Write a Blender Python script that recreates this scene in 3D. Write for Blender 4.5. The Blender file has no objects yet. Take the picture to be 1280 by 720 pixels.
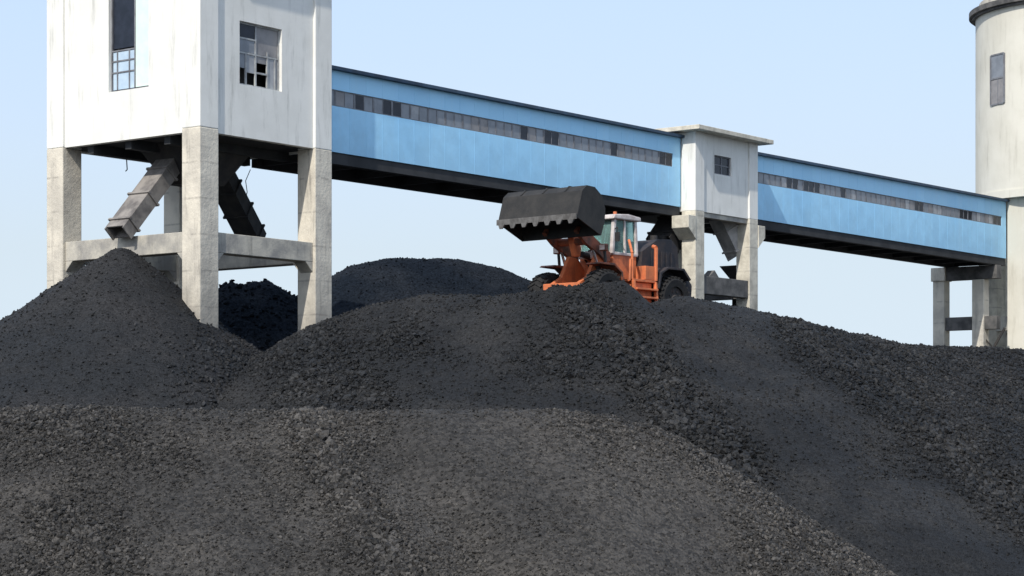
import bpy, bmesh, math, random
import numpy as np
from mathutils import Vector, Matrix

random.seed(7)
rng = np.random.default_rng(11)
SC = bpy.context.scene
COL = SC.collection

# ------------------------------------------------------------------ camera, sky, sun
F = 2717.0            # focal length in pixels of a 1280 px wide frame
EYE = 5.0             # eye height above the yard
HOR = 560.0           # horizon row of the 720 px frame
cam_d = bpy.data.cameras.new('camera'); cam = bpy.data.objects.new('camera', cam_d); COL.objects.link(cam)
cam.location = (0, 0, EYE); cam.rotation_euler = (math.radians(90), 0, 0)
cam_d.sensor_width = 36; cam_d.lens = 36 * F / 1280
cam_d.shift_y = (HOR - 360) / 1280
cam_d.clip_start = 0.5; cam_d.clip_end = 6000
SC.camera = cam

DR = Vector((0.6134, 0.7898, 0)); DL = Vector((-0.7898, 0.6134, 0))   # the works' two building directions
ROT = math.atan2(DR.y, DR.x)
SUN_EL = math.radians(44)
h = -(DR * 4.1 + DL * 1.0).normalized()              # horizontal direction towards the sun
to_sun = Vector((h.x * math.cos(SUN_EL), h.y * math.cos(SUN_EL), math.sin(SUN_EL)))
sd = bpy.data.lights.new('sun', 'SUN'); sd.energy = 3.5; sd.angle = math.radians(0.6); sd.color = (1.0, 0.945, 0.86)
sun = bpy.data.objects.new('sun', sd); COL.objects.link(sun)
sun.rotation_euler = to_sun.to_track_quat('Z', 'Y').to_euler(); sun.location = (0, -20, 60)

W = bpy.data.worlds.new('World'); SC.world = W; W.use_nodes = True
nt = W.node_tree; nt.nodes.clear()
sky = nt.nodes.new('ShaderNodeTexSky'); sky.sky_type = 'NISHITA'; sky.sun_disc = False
sky.sun_elevation = SUN_EL; sky.sun_rotation = math.atan2(to_sun.x, to_sun.y)
sky.altitude = 0; sky.air_density = 1.0; sky.dust_density = 3.0; sky.ozone_density = 1.0
tc = nt.nodes.new('ShaderNodeTexCoord'); sp = nt.nodes.new('ShaderNodeSeparateXYZ')
mr = nt.nodes.new('ShaderNodeMapRange'); mr.inputs[1].default_value = 0.0; mr.inputs[2].default_value = 0.26
mr.inputs[3].default_value = 0.95; mr.inputs[4].default_value = 0.56
mixs = nt.nodes.new('ShaderNodeMix'); mixs.data_type = 'RGBA'
hz = nt.nodes.new('ShaderNodeMix'); hz.data_type = 'RGBA'      # thin haze: whiter low down, bluer higher up
hz.inputs[6].default_value = (6.9, 8.1, 9.2, 1); hz.inputs[7].default_value = (7.3, 9.3, 12.6, 1)
mh = nt.nodes.new('ShaderNodeMapRange'); mh.inputs[1].default_value = 0.09; mh.inputs[2].default_value = 0.22
bg = nt.nodes.new('ShaderNodeBackground'); bg.inputs[1].default_value = 0.095
ow = nt.nodes.new('ShaderNodeOutputWorld')
L = nt.links.new
L(tc.outputs['Generated'], sp.inputs[0]); L(sp.outputs['Z'], mr.inputs[0]); L(mr.outputs[0], mixs.inputs[0])
L(sp.outputs['Z'], mh.inputs[0]); L(mh.outputs[0], hz.inputs[0]); L(hz.outputs[2], mixs.inputs[7]); L(sky.outputs[0], mixs.inputs[6]); L(mixs.outputs[2], bg.inputs[0]); L(bg.outputs[0], ow.inputs[0])

SC.view_settings.view_transform = 'Standard'; SC.view_settings.look = 'None'
SC.view_settings.exposure = 0.22; SC.view_settings.gamma = 1.0
SC.view_settings.use_curve_mapping = False

# ------------------------------------------------------------------ materials
def mat(name, base, rough=0.8, var=None, scale=3.0, bump=0.0, bscale=30.0, streak=None, streak_amt=0.0,
        metal=0.0, spec=0.4, island=0.0, stretch=0.12, detail=6.0, dust=None, joint=0.0):
    m = bpy.data.materials.new(name); m.use_nodes = True
    t = m.node_tree; N = t.nodes; K = t.links.new
    b = N['Principled BSDF']; b.inputs['Roughness'].default_value = rough
    b.inputs['Metallic'].default_value = metal; b.inputs['Specular IOR Level'].default_value = spec
    tc = N.new('ShaderNodeTexCoord'); src = tc.outputs['Object']
    def noise(s, d=detail, vec=src, r=0.6):
        n = N.new('ShaderNodeTexNoise'); n.inputs['Scale'].default_value = s
        n.inputs['Detail'].default_value = d; n.inputs['Roughness'].default_value = r
        K(vec, n.inputs['Vector']); return n.outputs['Fac']
    def mix(fac, a, bb, mode='MIX'):
        n = N.new('ShaderNodeMix'); n.data_type = 'RGBA'; n.blend_type = mode
        if hasattr(fac, 'default_value') or hasattr(fac, 'links'): K(fac, n.inputs[0])
        else: n.inputs[0].default_value = fac
        for i, v in ((6, a), (7, bb)):
            if isinstance(v, tuple): n.inputs[i].default_value = (*v, 1)
            else: K(v, n.inputs[i])
        return n.outputs[2]
    def ramp(s, lo, hi):
        n = N.new('ShaderNodeMapRange'); n.inputs[1].default_value = lo; n.inputs[2].default_value = hi
        n.interpolation_type = 'SMOOTHSTEP'; K(s, n.inputs[0]); return n.outputs[0]
    c = base
    if var is not None: c = mix(ramp(noise(scale), 0.35, 0.68), base, var)
    if streak is not None:
        mp = N.new('ShaderNodeMapping'); mp.inputs['Scale'].default_value = (1, 1, stretch); K(src, mp.inputs[0])
        s1 = ramp(noise(2.6, 8, mp.outputs[0], 0.7), 0.5, 0.78)
        mu = N.new('ShaderNodeMath'); mu.operation = 'MULTIPLY'; mu.inputs[1].default_value = streak_amt; K(s1, mu.inputs[0])
        c = mix(mu.outputs[0], c, streak)
    if dust is not None:                                  # coal dust settled low on the thing: (colour, z0, z1)
        sx = N.new('ShaderNodeSeparateXYZ'); K(src, sx.inputs[0])
        nn = noise(1.3); ad = N.new('ShaderNodeMath'); ad.operation = 'MULTIPLY_ADD'; ad.inputs[1].default_value = 5.0
        K(nn, ad.inputs[0]); K(sx.outputs['Z'], ad.inputs[2])
        mr_ = N.new('ShaderNodeMapRange'); mr_.inputs[1].default_value = dust[1] + 2.5; mr_.inputs[2].default_value = dust[2] + 2.5
        mr_.inputs[3].default_value = dust[3]; mr_.inputs[4].default_value = 0.0; K(ad.outputs[0], mr_.inputs[0])
        c = mix(mr_.outputs[0], c, dust[0])
    if joint:                                             # formwork joints: thin dirty horizontal lines
        sx = N.new('ShaderNodeSeparateXYZ'); K(src, sx.inputs[0])
        md = N.new('ShaderNodeMath'); md.operation = 'PINGPONG'; md.inputs[1].default_value = joint / 2; K(sx.outputs['Z'], md.inputs[0])
        lt = N.new('ShaderNodeMapRange'); lt.inputs[1].default_value = 0.0; lt.inputs[2].default_value = 0.05
        lt.inputs[3].default_value = 0.5; lt.inputs[4].default_value = 0.0; K(md.outputs[0], lt.inputs[0])
        ml = N.new('ShaderNodeMath'); ml.operation = 'MULTIPLY'; K(lt.outputs[0], ml.inputs[0]); K(ramp(noise(2.2), 0.4, 0.6), ml.inputs[1])
        c = mix(ml.outputs[0], c, (0.14, 0.13, 0.12))
    if island:
        g = N.new('ShaderNodeNewGeometry')
        mr_ = N.new('ShaderNodeMapRange'); mr_.inputs[3].default_value = 1 - island; mr_.inputs[4].default_value = 1 + island
        K(g.outputs['Random Per Island'], mr_.inputs[0])
        hs = N.new('ShaderNodeHueSaturation')
        if isinstance(c, tuple): hs.inputs['Color'].default_value = (*c, 1)
        else: K(c, hs.inputs['Color'])
        K(mr_.outputs[0], hs.inputs['Value']); c = hs.outputs[0]
    if isinstance(c, tuple): b.inputs['Base Color'].default_value = (*c, 1)
    else: K(c, b.inputs['Base Color'])
    if bump:
        bn = N.new('ShaderNodeBump'); bn.inputs['Strength'].default_value = 1.0; bn.inputs['Distance'].default_value = bump
        K(noise(bscale, 5), bn.inputs['Height']); K(bn.outputs[0], b.inputs['Normal'])
    return m

def coal_mat(name, a, b2, rough=0.75, bd=0.03, spec=0.25, lump=False):
    m = bpy.data.materials.new(name); m.use_nodes = True
    t = m.node_tree; N = t.nodes; K = t.links.new
    b = N['Principled BSDF']; b.inputs['Roughness'].default_value = rough; b.inputs['Specular IOR Level'].default_value = spec
    src = N.new('ShaderNodeTexCoord').outputs['Object']
    def noise(s, d=6.0, r=0.6):
        n = N.new('ShaderNodeTexNoise'); n.inputs['Scale'].default_value = s; n.inputs['Detail'].default_value = d
        n.inputs['Roughness'].default_value = r; K(src, n.inputs['Vector']); return n.outputs['Fac']
    r1 = N.new('ShaderNodeMapRange'); r1.interpolation_type = 'SMOOTHSTEP'; r1.inputs[1].default_value = 0.38; r1.inputs[2].default_value = 0.64
    K(noise(0.33, 5), r1.inputs[0])
    mx = N.new('ShaderNodeMix'); mx.data_type = 'RGBA'; mx.inputs[6].default_value = (*a, 1); mx.inputs[7].default_value = (*b2, 1)
    K(r1.outputs[0], mx.inputs[0])
    # grain: single crumbs are darker or paler than their neighbours
    v = N.new('ShaderNodeTexVoronoi'); v.inputs['Scale'].default_value = 17.0; K(src, v.inputs['Vector'])
    sc_ = N.new('ShaderNodeSeparateColor'); K(v.outputs['Color'], sc_.inputs[0])
    g = N.new('ShaderNodeNewGeometry')
    ad = N.new('ShaderNodeMath'); ad.operation = 'MULTIPLY_ADD'; ad.inputs[1].default_value = 0.4 if lump else 1.1; ad.inputs[2].default_value = 0.25 if lump else 0.45
    K(sc_.outputs[0], ad.inputs[0])
    a2 = N.new('ShaderNodeMath'); a2.operation = 'MULTIPLY_ADD'; a2.inputs[1].default_value = 2.1 if lump else 0.0
    pw = N.new('ShaderNodeMath'); pw.operation = 'POWER'; pw.inputs[1].default_value = 2.1; K(g.outputs['Random Per Island'], pw.inputs[0])  # curve leaves few very pale lumps: bright glints put into the colour
    K(pw.outputs[0], a2.inputs[0]); K(ad.outputs[0], a2.inputs[2])
    hs = N.new('ShaderNodeHueSaturation'); K(mx.outputs[2], hs.inputs['Color']); K(a2.outputs[0], hs.inputs['Value'])
    K(hs.outputs[0], b.inputs['Base Color'])
    v2 = N.new('ShaderNodeTexVoronoi'); v2.inputs['Scale'].default_value = 21.0; K(src, v2.inputs['Vector'])
    mm = N.new('ShaderNodeMath'); mm.operation = 'ADD'; K(v2.outputs['Distance'], mm.inputs[0]); K(noise(9, 6, 0.7), mm.inputs[1])
    bn = N.new('ShaderNodeBump'); bn.inputs['Distance'].default_value = bd; bn.inputs['Strength'].default_value = 0.9
    K(mm.outputs[0], bn.inputs['Height']); K(bn.outputs[0], b.inputs['Normal'])
    return m

M = {}
def coal(key, a, b2, rough=0.75, bd=0.03, spec=0.25):
    M[key] = coal_mat(key, a, b2, rough, bd, spec); M[key + '_lump'] = coal_mat(key + '_lump', tuple(c * 0.86 for c in a), tuple(c * 0.86 for c in b2), rough - .1, bd * .5, spec, True)

M['ground'] = mat('yard_ground', (0.045, 0.044, 0.042), 0.95, (0.075, 0.07, 0.062), 0.15, 0.03, 8)
coal('coal_front', (0.030, 0.0282, 0.0262), (0.046, 0.0425, 0.0385), bd=0.03)
coal('coal_main', (0.0085, 0.0092, 0.0103), (0.019, 0.0188, 0.0188), bd=0.03)
coal('coal_cone', (0.010, 0.0112, 0.013), (0.0175, 0.0175, 0.0185), bd=0.022)
coal('coal_dark', (0.007, 0.010, 0.015), (0.014, 0.017, 0.022), 0.95, 0.012, 0.06)
M['white'] = mat('white_render', (0.80, 0.795, 0.75), 0.85, (0.73, 0.725, 0.68), 0.7, 0.004, 12, (0.33, 0.33, 0.30), 0.7)
M['cream'] = mat('cream_render', (0.67, 0.65, 0.57), 0.85, (0.60, 0.58, 0.50), 0.5, 0.004, 12, (0.36, 0.34, 0.28), 0.6)
M['concrete'] = mat('concrete', (0.68, 0.63, 0.53), 0.9, (0.50, 0.465, 0.40), 0.9, 0.02, 7, (0.12, 0.115, 0.11), 0.8,
                    dust=((0.10, 0.098, 0.094), 8.5, 12.0, 0.55), joint=1.22)
M['concrete_pale'] = mat('concrete_pale', (0.66, 0.62, 0.52), 0.9, (0.46, 0.43, 0.36), 1.6, 0.018, 7, (0.18, 0.17, 0.15), 0.75, dust=((0.09, 0.088, 0.084), 9.5, 13.0, 0.6), joint=1.1)
M['concrete_dirty'] = mat('concrete_dirty', (0.14, 0.135, 0.13), 0.9, (0.06, 0.06, 0.06), 1.5, 0.012, 9)
M['beam'] = mat('beam_concrete', (0.50, 0.47, 0.40), 0.9, (0.28, 0.27, 0.25), 1.2, 0.012, 9, (0.08, 0.08, 0.08), 0.6)
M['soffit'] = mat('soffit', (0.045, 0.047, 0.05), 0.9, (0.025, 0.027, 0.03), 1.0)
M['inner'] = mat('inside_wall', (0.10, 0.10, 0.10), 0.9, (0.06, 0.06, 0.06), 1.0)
M['blue'] = mat('blue_sheet', (0.39, 0.72, 0.97), 0.5, (0.34, 0.67, 0.95), 0.25, 0.0, 10, (0.44, 0.70, 0.88), 0.4, spec=0.35, stretch=0.05, island=0.03, dust=((0.14, 0.25, 0.36), 15.9, 17.4, 0.2))
M['blue_edge'] = mat('roof_trim', (0.045, 0.085, 0.14), 0.6, (0.03, 0.05, 0.08), 2)
M['frame'] = mat('window_frame', (0.20, 0.21, 0.23), 0.6, (0.13, 0.13, 0.14), 3)
M['frame_pale'] = mat('pale_window_frame', (0.42, 0.44, 0.44), 0.6, (0.28, 0.28, 0.28), 3)
M['pane_grey'] = mat('dusty_pane', (0.22, 0.24, 0.27), 0.35, (0.16, 0.175, 0.20), 2, spec=0.6)
M['pane_brown'] = mat('brown_dusty_pane', (0.28, 0.27, 0.27), 0.5, (0.20, 0.195, 0.20), 2)
M['pane_pale'] = mat('pale_dusty_pane', (0.38, 0.39, 0.40), 0.4, (0.27, 0.28, 0.30), 3)
M['pane_dark_unlit'] = mat('dark_unlit_pane', (0.012, 0.016, 0.026), 0.25, (0.02, 0.025, 0.04), 3, spec=0.3)  # near-black sheet; paints the unlit inside where windows stand open
M['pane_sky_reflection'] = mat('sky_reflection_pane', (0.50, 0.62, 0.72), 0.25, (0.40, 0.52, 0.64), 2, spec=0.7)  # reflected sky put into the pane colour as pale blue
M['pane_mint'] = mat('mint_pane', (0.62, 0.76, 0.70), 0.35, (0.70, 0.80, 0.76), 2)
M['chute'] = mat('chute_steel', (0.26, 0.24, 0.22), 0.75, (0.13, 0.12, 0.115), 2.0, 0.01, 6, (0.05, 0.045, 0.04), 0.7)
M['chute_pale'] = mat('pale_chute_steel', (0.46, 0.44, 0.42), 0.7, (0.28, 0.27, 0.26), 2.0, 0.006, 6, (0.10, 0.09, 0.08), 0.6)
M['chute_dark_and_shaded'] = mat('dark_and_shaded_chute_steel', (0.022, 0.022, 0.024), 0.8, (0.04, 0.037, 0.035), 2.5, 0.01, 6)  # dark steel; on the big tower's right chute the black stands for shade
M['steel_dark'] = mat('dark_steel', (0.022, 0.021, 0.022), 0.65, (0.045, 0.04, 0.036), 3.0, 0.006, 14)
M['bucket'] = mat('bucket_steel', (0.016, 0.016, 0.016), 0.7, (0.030, 0.028, 0.026), 2.2, 0.006, 12, (0.015, 0.015, 0.016), 0.6)
M['bucket_edge'] = mat('worn_edge', (0.13, 0.125, 0.12), 0.5, (0.07, 0.065, 0.06), 5)
M['orange'] = mat('orange_paint', (0.66, 0.19, 0.07), 0.6, (0.46, 0.13, 0.055), 3.0, 0.002, 20, (0.05, 0.035, 0.03), 0.8)
M['orange_dirty'] = mat('dirty_orange_paint', (0.30, 0.085, 0.04), 0.65, (0.07, 0.04, 0.03), 3.5, 0.003, 20)
M['offwhite'] = mat('offwhite_paint', (0.58, 0.54, 0.52), 0.5, (0.38, 0.33, 0.31), 4.0, 0.002, 20)
M['hood'] = mat('sooty_hood_paint', (0.015, 0.017, 0.024), 0.75, (0.045, 0.035, 0.034), 3.0, 0.004, 15)
M['tyre'] = mat('tyre_rubber', (0.010, 0.010, 0.011), 0.9, (0.022, 0.021, 0.02), 4.0, 0.01, 20)
M['rim'] = mat('dusty_rim', (0.05, 0.035, 0.03), 0.8, (0.03, 0.03, 0.03), 4)
M['chrome'] = mat('piston_rod', (0.55, 0.55, 0.55), 0.25, (0.4, 0.4, 0.4), 3, metal=0.9)
M['lamp'] = mat('lamp_glass', (0.75, 0.62, 0.58), 0.2, (0.6, 0.5, 0.45), 8, spec=0.7)
g = bpy.data.materials.new('cab_glass'); g.use_nodes = True
_b = g.node_tree.nodes['Principled BSDF']; _b.inputs['Base Color'].default_value = (0.35, 0.55, 0.52, 1)
_b.inputs['Roughness'].default_value = 0.08; _b.inputs['Transmission Weight'].default_value = 0.75; _b.inputs['IOR'].default_value = 1.1
M['glass'] = g

# ------------------------------------------------------------------ helpers
def tag(o, label=None, cat=None, group=None, kind=None):
    for k, v in (('label', label), ('category', cat), ('group', group), ('kind', kind)):
        if v: o[k] = v
    return o

def empty(name, loc, rz=0.0):
    o = bpy.data.objects.new(name, None); COL.objects.link(o); o.location = loc; o.rotation_euler = (0, 0, rz)
    o.empty_display_size = 0.5
    return o

class MB:
    """collects boxes, prisms and tubes, links them as one mesh object"""
    def __init__(s): s.bm = bmesh.new()
    def box(s, x0, x1, y0, y1, z0, z1):
        vs = [s.bm.verts.new((x, y, z)) for z in (z0, z1) for y in (y0, y1) for x in (x0, x1)]
        for f in ((0, 2, 3, 1), (4, 5, 7, 6), (0, 1, 5, 4), (2, 6, 7, 3), (0, 4, 6, 2), (1, 3, 7, 5)):
            s.bm.faces.new([vs[i] for i in f])
        return s
    def hexa(s, pts):            # 8 points: bottom ring of four, top ring of four
        vs = [s.bm.verts.new(p) for p in pts]
        for f in ((3, 2, 1, 0), (4, 5, 6, 7), (0, 1, 5, 4), (1, 2, 6, 5), (2, 3, 7, 6), (3, 0, 4, 7)):
            s.bm.faces.new([vs[i] for i in f])
        return s
    def prism(s, prof, a0, a1, axis='y'):   # profile in the plane across the axis
        def P(p, a):
            if axis == 'y': return (p[0], a, p[1])
            if axis == 'x': return (a, p[0], p[1])
            return (p[0], p[1], a)
        A = [s.bm.verts.new(P(p, a0)) for p in prof]; B = [s.bm.verts.new(P(p, a1)) for p in prof]
        n = len(prof)
        s.bm.faces.new(A[::-1]); s.bm.faces.new(B)
        for i in range(n): s.bm.faces.new((A[i], A[(i + 1) % n], B[(i + 1) % n], B[i]))
        return s
    def bar(s, p, q, w, t=None, up=(0, 0, 1)):
        p, q = Vector(p), Vector(q); t = t or w
        d = (q - p).normalized(); u = Vector(up)
        if abs(d.dot(u)) > 0.98: u = Vector((1, 0, 0))
        sx = d.cross(u).normalized(); sy = sx.cross(d).normalized()
        c = [(-1, -1), (1, -1), (1, 1), (-1, 1)]
        s.hexa([p + sx * a * w / 2 + sy * b * t / 2 for a, b in c] + [q + sx * a * w / 2 + sy * b * t / 2 for a, b in c])
        return s
    def tube(s, p, q, r, r2=None, n=16):
        p, q = Vector(p), Vector(q); r2 = r if r2 is None else r2
        d = (q - p).normalized(); u = Vector((0, 0, 1)) if abs(d.z) < 0.95 else Vector((1, 0, 0))
        a = d.cross(u).normalized(); b = d.cross(a)
        A = [s.bm.verts.new(p + (a * math.cos(2 * math.pi * i / n) + b * math.sin(2 * math.pi * i / n)) * r) for i in range(n)]
        B = [s.bm.verts.new(q + (a * math.cos(2 * math.pi * i / n) + b * math.sin(2 * math.pi * i / n)) * r2) for i in range(n)]
        s.bm.faces.new(A[::-1]); s.bm.faces.new(B)
        for i in range(n): s.bm.faces.new((A[i], A[(i + 1) % n], B[(i + 1) % n], B[i]))
        return s
    def path(s, pts, r, n=8):
        for a, b in zip(pts[:-1], pts[1:]): s.tube(a, b, r, n=n)
        return s
    def build(s, name, m, parent=None, bevel=0.0, smooth=False):
        bmesh.ops.recalc_face_normals(s.bm, faces=s.bm.faces)
        me = bpy.data.meshes.new(name); s.bm.to_mesh(me); s.bm.free()
        me.materials.append(m); o = bpy.data.objects.new(name, me); COL.objects.link(o)
        if parent is not None: o.parent = parent
        if smooth:
            for p in me.polygons: p.use_smooth = True
        if bevel:
            b = o.modifiers.new('bevel', 'BEVEL'); b.width = bevel; b.segments = 2; b.limit_method = 'ANGLE'; b.angle_limit = math.radians(40)
        return o

def wpt(px, py, Y):     # a point of the place at distance Y seen in direction (px, py)
    return ((px - 640) / F * Y, Y, (HOR - py) / F * Y + EYE)

C0 = Vector((-10.48, 73.0, 0))
def uv_world(u, v, z=0.0): p = C0 + DR * u + DL * v; return Vector((p.x, p.y, z))
def u_at(px, v):
    k = (px - 640) / F; b = C0 + DL * v
    return (k * b.y - b.x) / (DR.x - k * DR.y)

# ------------------------------------------------------------------ ground
g_ = MB(); g_.bm.faces.new([g_.bm.verts.new(p) for p in ((-3000, -3000, 0), (3000, -3000, 0), (3000, 3000, 0), (-3000, 3000, 0))])
gr = g_.build('ground', M['ground']); tag(gr, 'flat dusty yard ground under the coal piles', 'ground', kind='structure')

# ------------------------------------------------------------------ coal piles
def vnoise(x, y, s, seed):
    x = x / s + 1000; y = y / s + 1000
    r = np.random.default_rng(seed).random((256, 256))
    xi = np.floor(x).astype(int); yi = np.floor(y).astype(int); fx = x - xi; fy = y - yi
    fx = fx * fx * (3 - 2 * fx); fy = fy * fy * (3 - 2 * fy)
    g = lambda a, b: r[a % 256, b % 256]
    return ((g(xi, yi) * (1 - fx) + g(xi + 1, yi) * fx) * (1 - fy) + (g(xi, yi + 1) * (1 - fx) + g(xi + 1, yi + 1) * fx) * fy) * 2 - 1

def fbm(x, y, s, o, seed, gain=0.5):
    t = 0; a = 1
    for i in range(o): t = t + a * vnoise(x * math.cos(i) + y * math.sin(i), -x * math.sin(i) + y * math.cos(i), s / 2 ** i, seed + i); a *= gain
    return t

def ridge_samples(pts, step=0.35):
    out = []
    for a, b in zip(pts[:-1], pts[1:]):
        a, b = np.array(a), np.array(b); n = max(1, int(np.linalg.norm(b - a) / step))
        for i in range(n): out.append(a + (b - a) * i / n)
    out.append(np.array(pts[-1])); return np.array(out)

def envelope(x, y, R, slope, rnd=0.5):
    z = np.full(x.shape, -50.0)
    for rx, ry, rz in R:
        d = np.sqrt((x - rx) ** 2 + (y - ry) ** 2 + rnd * rnd) - rnd
        z = np.maximum(z, rz - slope * d)
    return z

ICO = None
def ico():
    global ICO
    bm = bmesh.new(); bmesh.ops.create_icosphere(bm, subdivisions=1, radius=1.0)
    v = np.array([w.co[:] for w in bm.verts]); f = np.array([[w.index for w in fc.verts] for fc in bm.faces]); bm.free()
    return v, f
IV, IF = ico()

def lumps_mesh(P, S):
    n = len(P)
    v = np.repeat(IV[None], n, 0) * (1 + rng.uniform(-0.34, 0.30, (n, len(IV), 1)))
    v *= rng.uniform(0.6, 1.25, (n, 1, 3))
    q = rng.normal(size=(n, 4)); q /= np.linalg.norm(q, axis=1)[:, None]
    w, x, y, z = q.T
    Rm = np.stack([1 - 2 * (y * y + z * z), 2 * (x * y - z * w), 2 * (x * z + y * w), 2 * (x * y + z * w), 1 - 2 * (x * x + z * z), 2 * (y * z - x * w),
                   2 * (x * z - y * w), 2 * (y * z + x * w), 1 - 2 * (x * x + y * y)], 1).reshape(n, 3, 3)
    v = np.einsum('nij,nkj->nki', Rm, v) * S[:, None, None] + P[:, None, :]
    f = IF[None] + (np.arange(n) * len(IV))[:, None, None]
    return v.reshape(-1, 3), f.reshape(-1, 3)

def axis(parts):         # [(start, end, step), ...] -> non-uniform coordinates
    out = []
    for a, b, s in parts: out.append(np.linspace(a, b, max(2, int((b - a) / s)), endpoint=False))
    out.append([parts[-1][1]]); return np.concatenate(out)

def pile(name, hf, xs, ys, mt, label, lump_box=None, n_lumps=0, smin=0.02, smax=0.09, dens=None, power=2.2, group='coal piles in the yard'):
    X, Y = np.meshgrid(xs, ys); Z = hf(X, Y)
    ny, nx = X.shape
    keep = Z > -0.4
    idx = np.arange(nx * ny).reshape(ny, nx)
    quad = np.stack([idx[:-1, :-1], idx[:-1, 1:], idx[1:, 1:], idx[1:, :-1]], -1).reshape(-1, 4)
    kq = keep.reshape(-1)[quad].any(1); quad = quad[kq]
    V = np.stack([X, Y, np.maximum(Z, -0.5)], -1).reshape(-1, 3)
    used = np.unique(quad); remap = -np.ones(len(V), int); remap[used] = np.arange(len(used))
    V = V[used]; quad = remap[quad]
    faces_idx = quad.reshape(-1); starts = np.arange(len(quad)) * 4; nquad = len(quad)
    if n_lumps:
        x0, x1, y0, y1 = lump_box
        px = rng.uniform(x0, x1, n_lumps * 5); py = rng.uniform(y0, y1, n_lumps * 5)
        pz = hf(px, py)
        u_ = px / py * F + 640; r_ = HOR - (pz - EYE) / py * F
        ok = (pz > 0) & (u_ > -260) & (u_ < 1540) & (r_ < 820) & (r_ > -50)
        d = dens(px, py, u_, r_) if dens is not None else np.ones_like(px)
        ok &= rng.random(len(px)) < d
        px, py, pz, d = px[ok][:n_lumps], py[ok][:n_lumps], pz[ok][:n_lumps], d[ok][:n_lumps]
        S = smin + (smax - smin) * rng.random(len(px)) ** power * (0.22 + 0.95 * d)
        LV, LF = lumps_mesh(np.stack([px, py, pz + S * 0.25], 1), S)
        LF = LF + len(V)
        V = np.concatenate([V, LV]); faces_idx = np.concatenate([faces_idx, LF.reshape(-1)])
        starts = np.concatenate([starts, nquad * 4 + np.arange(len(LF)) * 3])
    me = bpy.data.meshes.new(name)
    me.vertices.add(len(V)); me.vertices.foreach_set('co', V.astype(np.float32).reshape(-1))
    me.loops.add(len(faces_idx)); me.loops.foreach_set('vertex_index', faces_idx.astype(np.int32))
    me.polygons.add(len(starts)); me.polygons.foreach_set('loop_start', starts.astype(np.int32))
    me.update(calc_edges=True)
    sm = np.zeros(len(starts), bool); me.polygons.foreach_set('use_smooth', sm)
    me.materials.append(mt); me.materials.append(M[mt.name + '_lump'])
    mi = np.zeros(len(starts), np.int32); mi[nquad:] = 1; me.polygons.foreach_set('material_index', mi)
    o = bpy.data.objects.new(name, me); COL.objects.link(o)
    tag(o, label, 'coal pile', group)
    return o

def band(u, r, pts, w):      # closeness (0..1) to a polyline of coarse spill
    d = np.full(np.shape(u), 1e9)
    for (a, b), (c, e) in zip(pts[:-1], pts[1:]):
        t = np.clip(((u - a) * (c - a) + (r - b) * (e - b)) / ((c - a) ** 2 + (e - b) ** 2), 0, 1)
        d = np.minimum(d, np.hypot(u - a - t * (c - a), r - b - t * (e - b)))
    return np.clip(1.25 - d / w, 0, 1)

# front pile, its crest a little above eye height
FR = ridge_samples([wpt(-420, 516, 41), wpt(-60, 512, 40.5), wpt(120, 509, 40.2), wpt(300, 512, 40), wpt(430, 515, 40.1), wpt(560, 511, 39.8),
                    wpt(690, 512, 39.8), wpt(750, 519, 40), wpt(795, 530, 40)])
def hf_front(x, y):
    z = envelope(x, y, FR, 0.66, 0.5)
    z = np.minimum(z, 9)
    vx = (430 - 640) / F * 38 + 0.55 * (40 - y)
    z = z - 0.28 * np.exp(-((x - vx) / 0.7) ** 2) * np.clip((40 - y) / 2, 0, 1)
    return z + 0.055 * fbm(x, y, 2.6, 4, 3) * np.clip((40.3 - y) / 2 + .3, .3, 1.6) + 0.011 * fbm(x, y, 0.22, 3, 9, 0.75)
def dens_front(px, py, u, r):
    n = 0.5 + 0.5 * fbm(px, py, 1.4, 3, 41)
    d = 0.22 + 0.5 * np.clip(n - 0.55, 0, 1) * 2
    d = np.maximum(d, band(u, r, [(385, 505), (400, 560), (440, 620), (480, 690), (520, 760)], 42))
    d = np.maximum(d, 0.75 * band(u, r, [(40, 520), (120, 540), (220, 580)], 45))
    d = d * (1 - 0.8 * band(u, r, [(560, 560), (700, 600), (820, 680)], 110)) * (1 - 0.6 * band(u, r, [(200, 600), (320, 660)], 80))
    d = np.maximum(d, 0.55 * band(u, r, [(850, 545), (980, 640), (1090, 730)], 32))
    return np.clip(d, 0, 1)
pile('coal_pile', hf_front, axis([(-22, -11, 0.2), (-11, 10, 0.032), (10, 16, 0.2)]), axis([(24, 34, 0.2), (34, 41, 0.032), (41, 52, 0.25)]),
     M['coal_front'], 'nearest long low brownish grey coal pile with a flat crest, running across the front',
     (-14, 12, 33, 41.5), 115000, 0.009, 0.068, dens_front, 3.0)

# main pile with the wheel loader on its top
MRp = [(300, 505, 73), (350, 462, 73.5), (395, 417, 73), (425, 401, 72.2), (475, 381, 71), (540, 369, 70), (620, 367, 69.2), (690, 359, 68.6), (750, 364, 68.3),
       (786, 372, 68.0), (815, 378, 68.2), (846, 364, 69), (900, 376, 70), (945, 388, 71), (1000, 404, 72), (1060, 419, 74), (1120, 431, 77), (1180, 434, 80),
       (1280, 438, 84), (1420, 440, 90), (1560, 446, 96)]
MR = ridge_samples([wpt(*p) for p in MRp])
MS = ridge_samples([wpt(1000, 408, 72), wpt(1090, 468, 69.5), wpt(1200, 545, 67), wpt(1330, 640, 64.5), wpt(1450, 740, 62)])
BUL = ridge_samples([wpt(560, 380, 69), wpt(600, 430, 66.8), wpt(640, 500, 65.2)])
LX, LY, LG = 3.12, 71.6, wpt(770, 402, 71.6)[2]       # where the loader stands
MO = ridge_samples([wpt(696, 357, 68.2), wpt(730, 357, 68.2), wpt(757, 352, 68.3), wpt(776, 351, 68.4)], 0.2)   # coal pushed up against the front wheels
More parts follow.
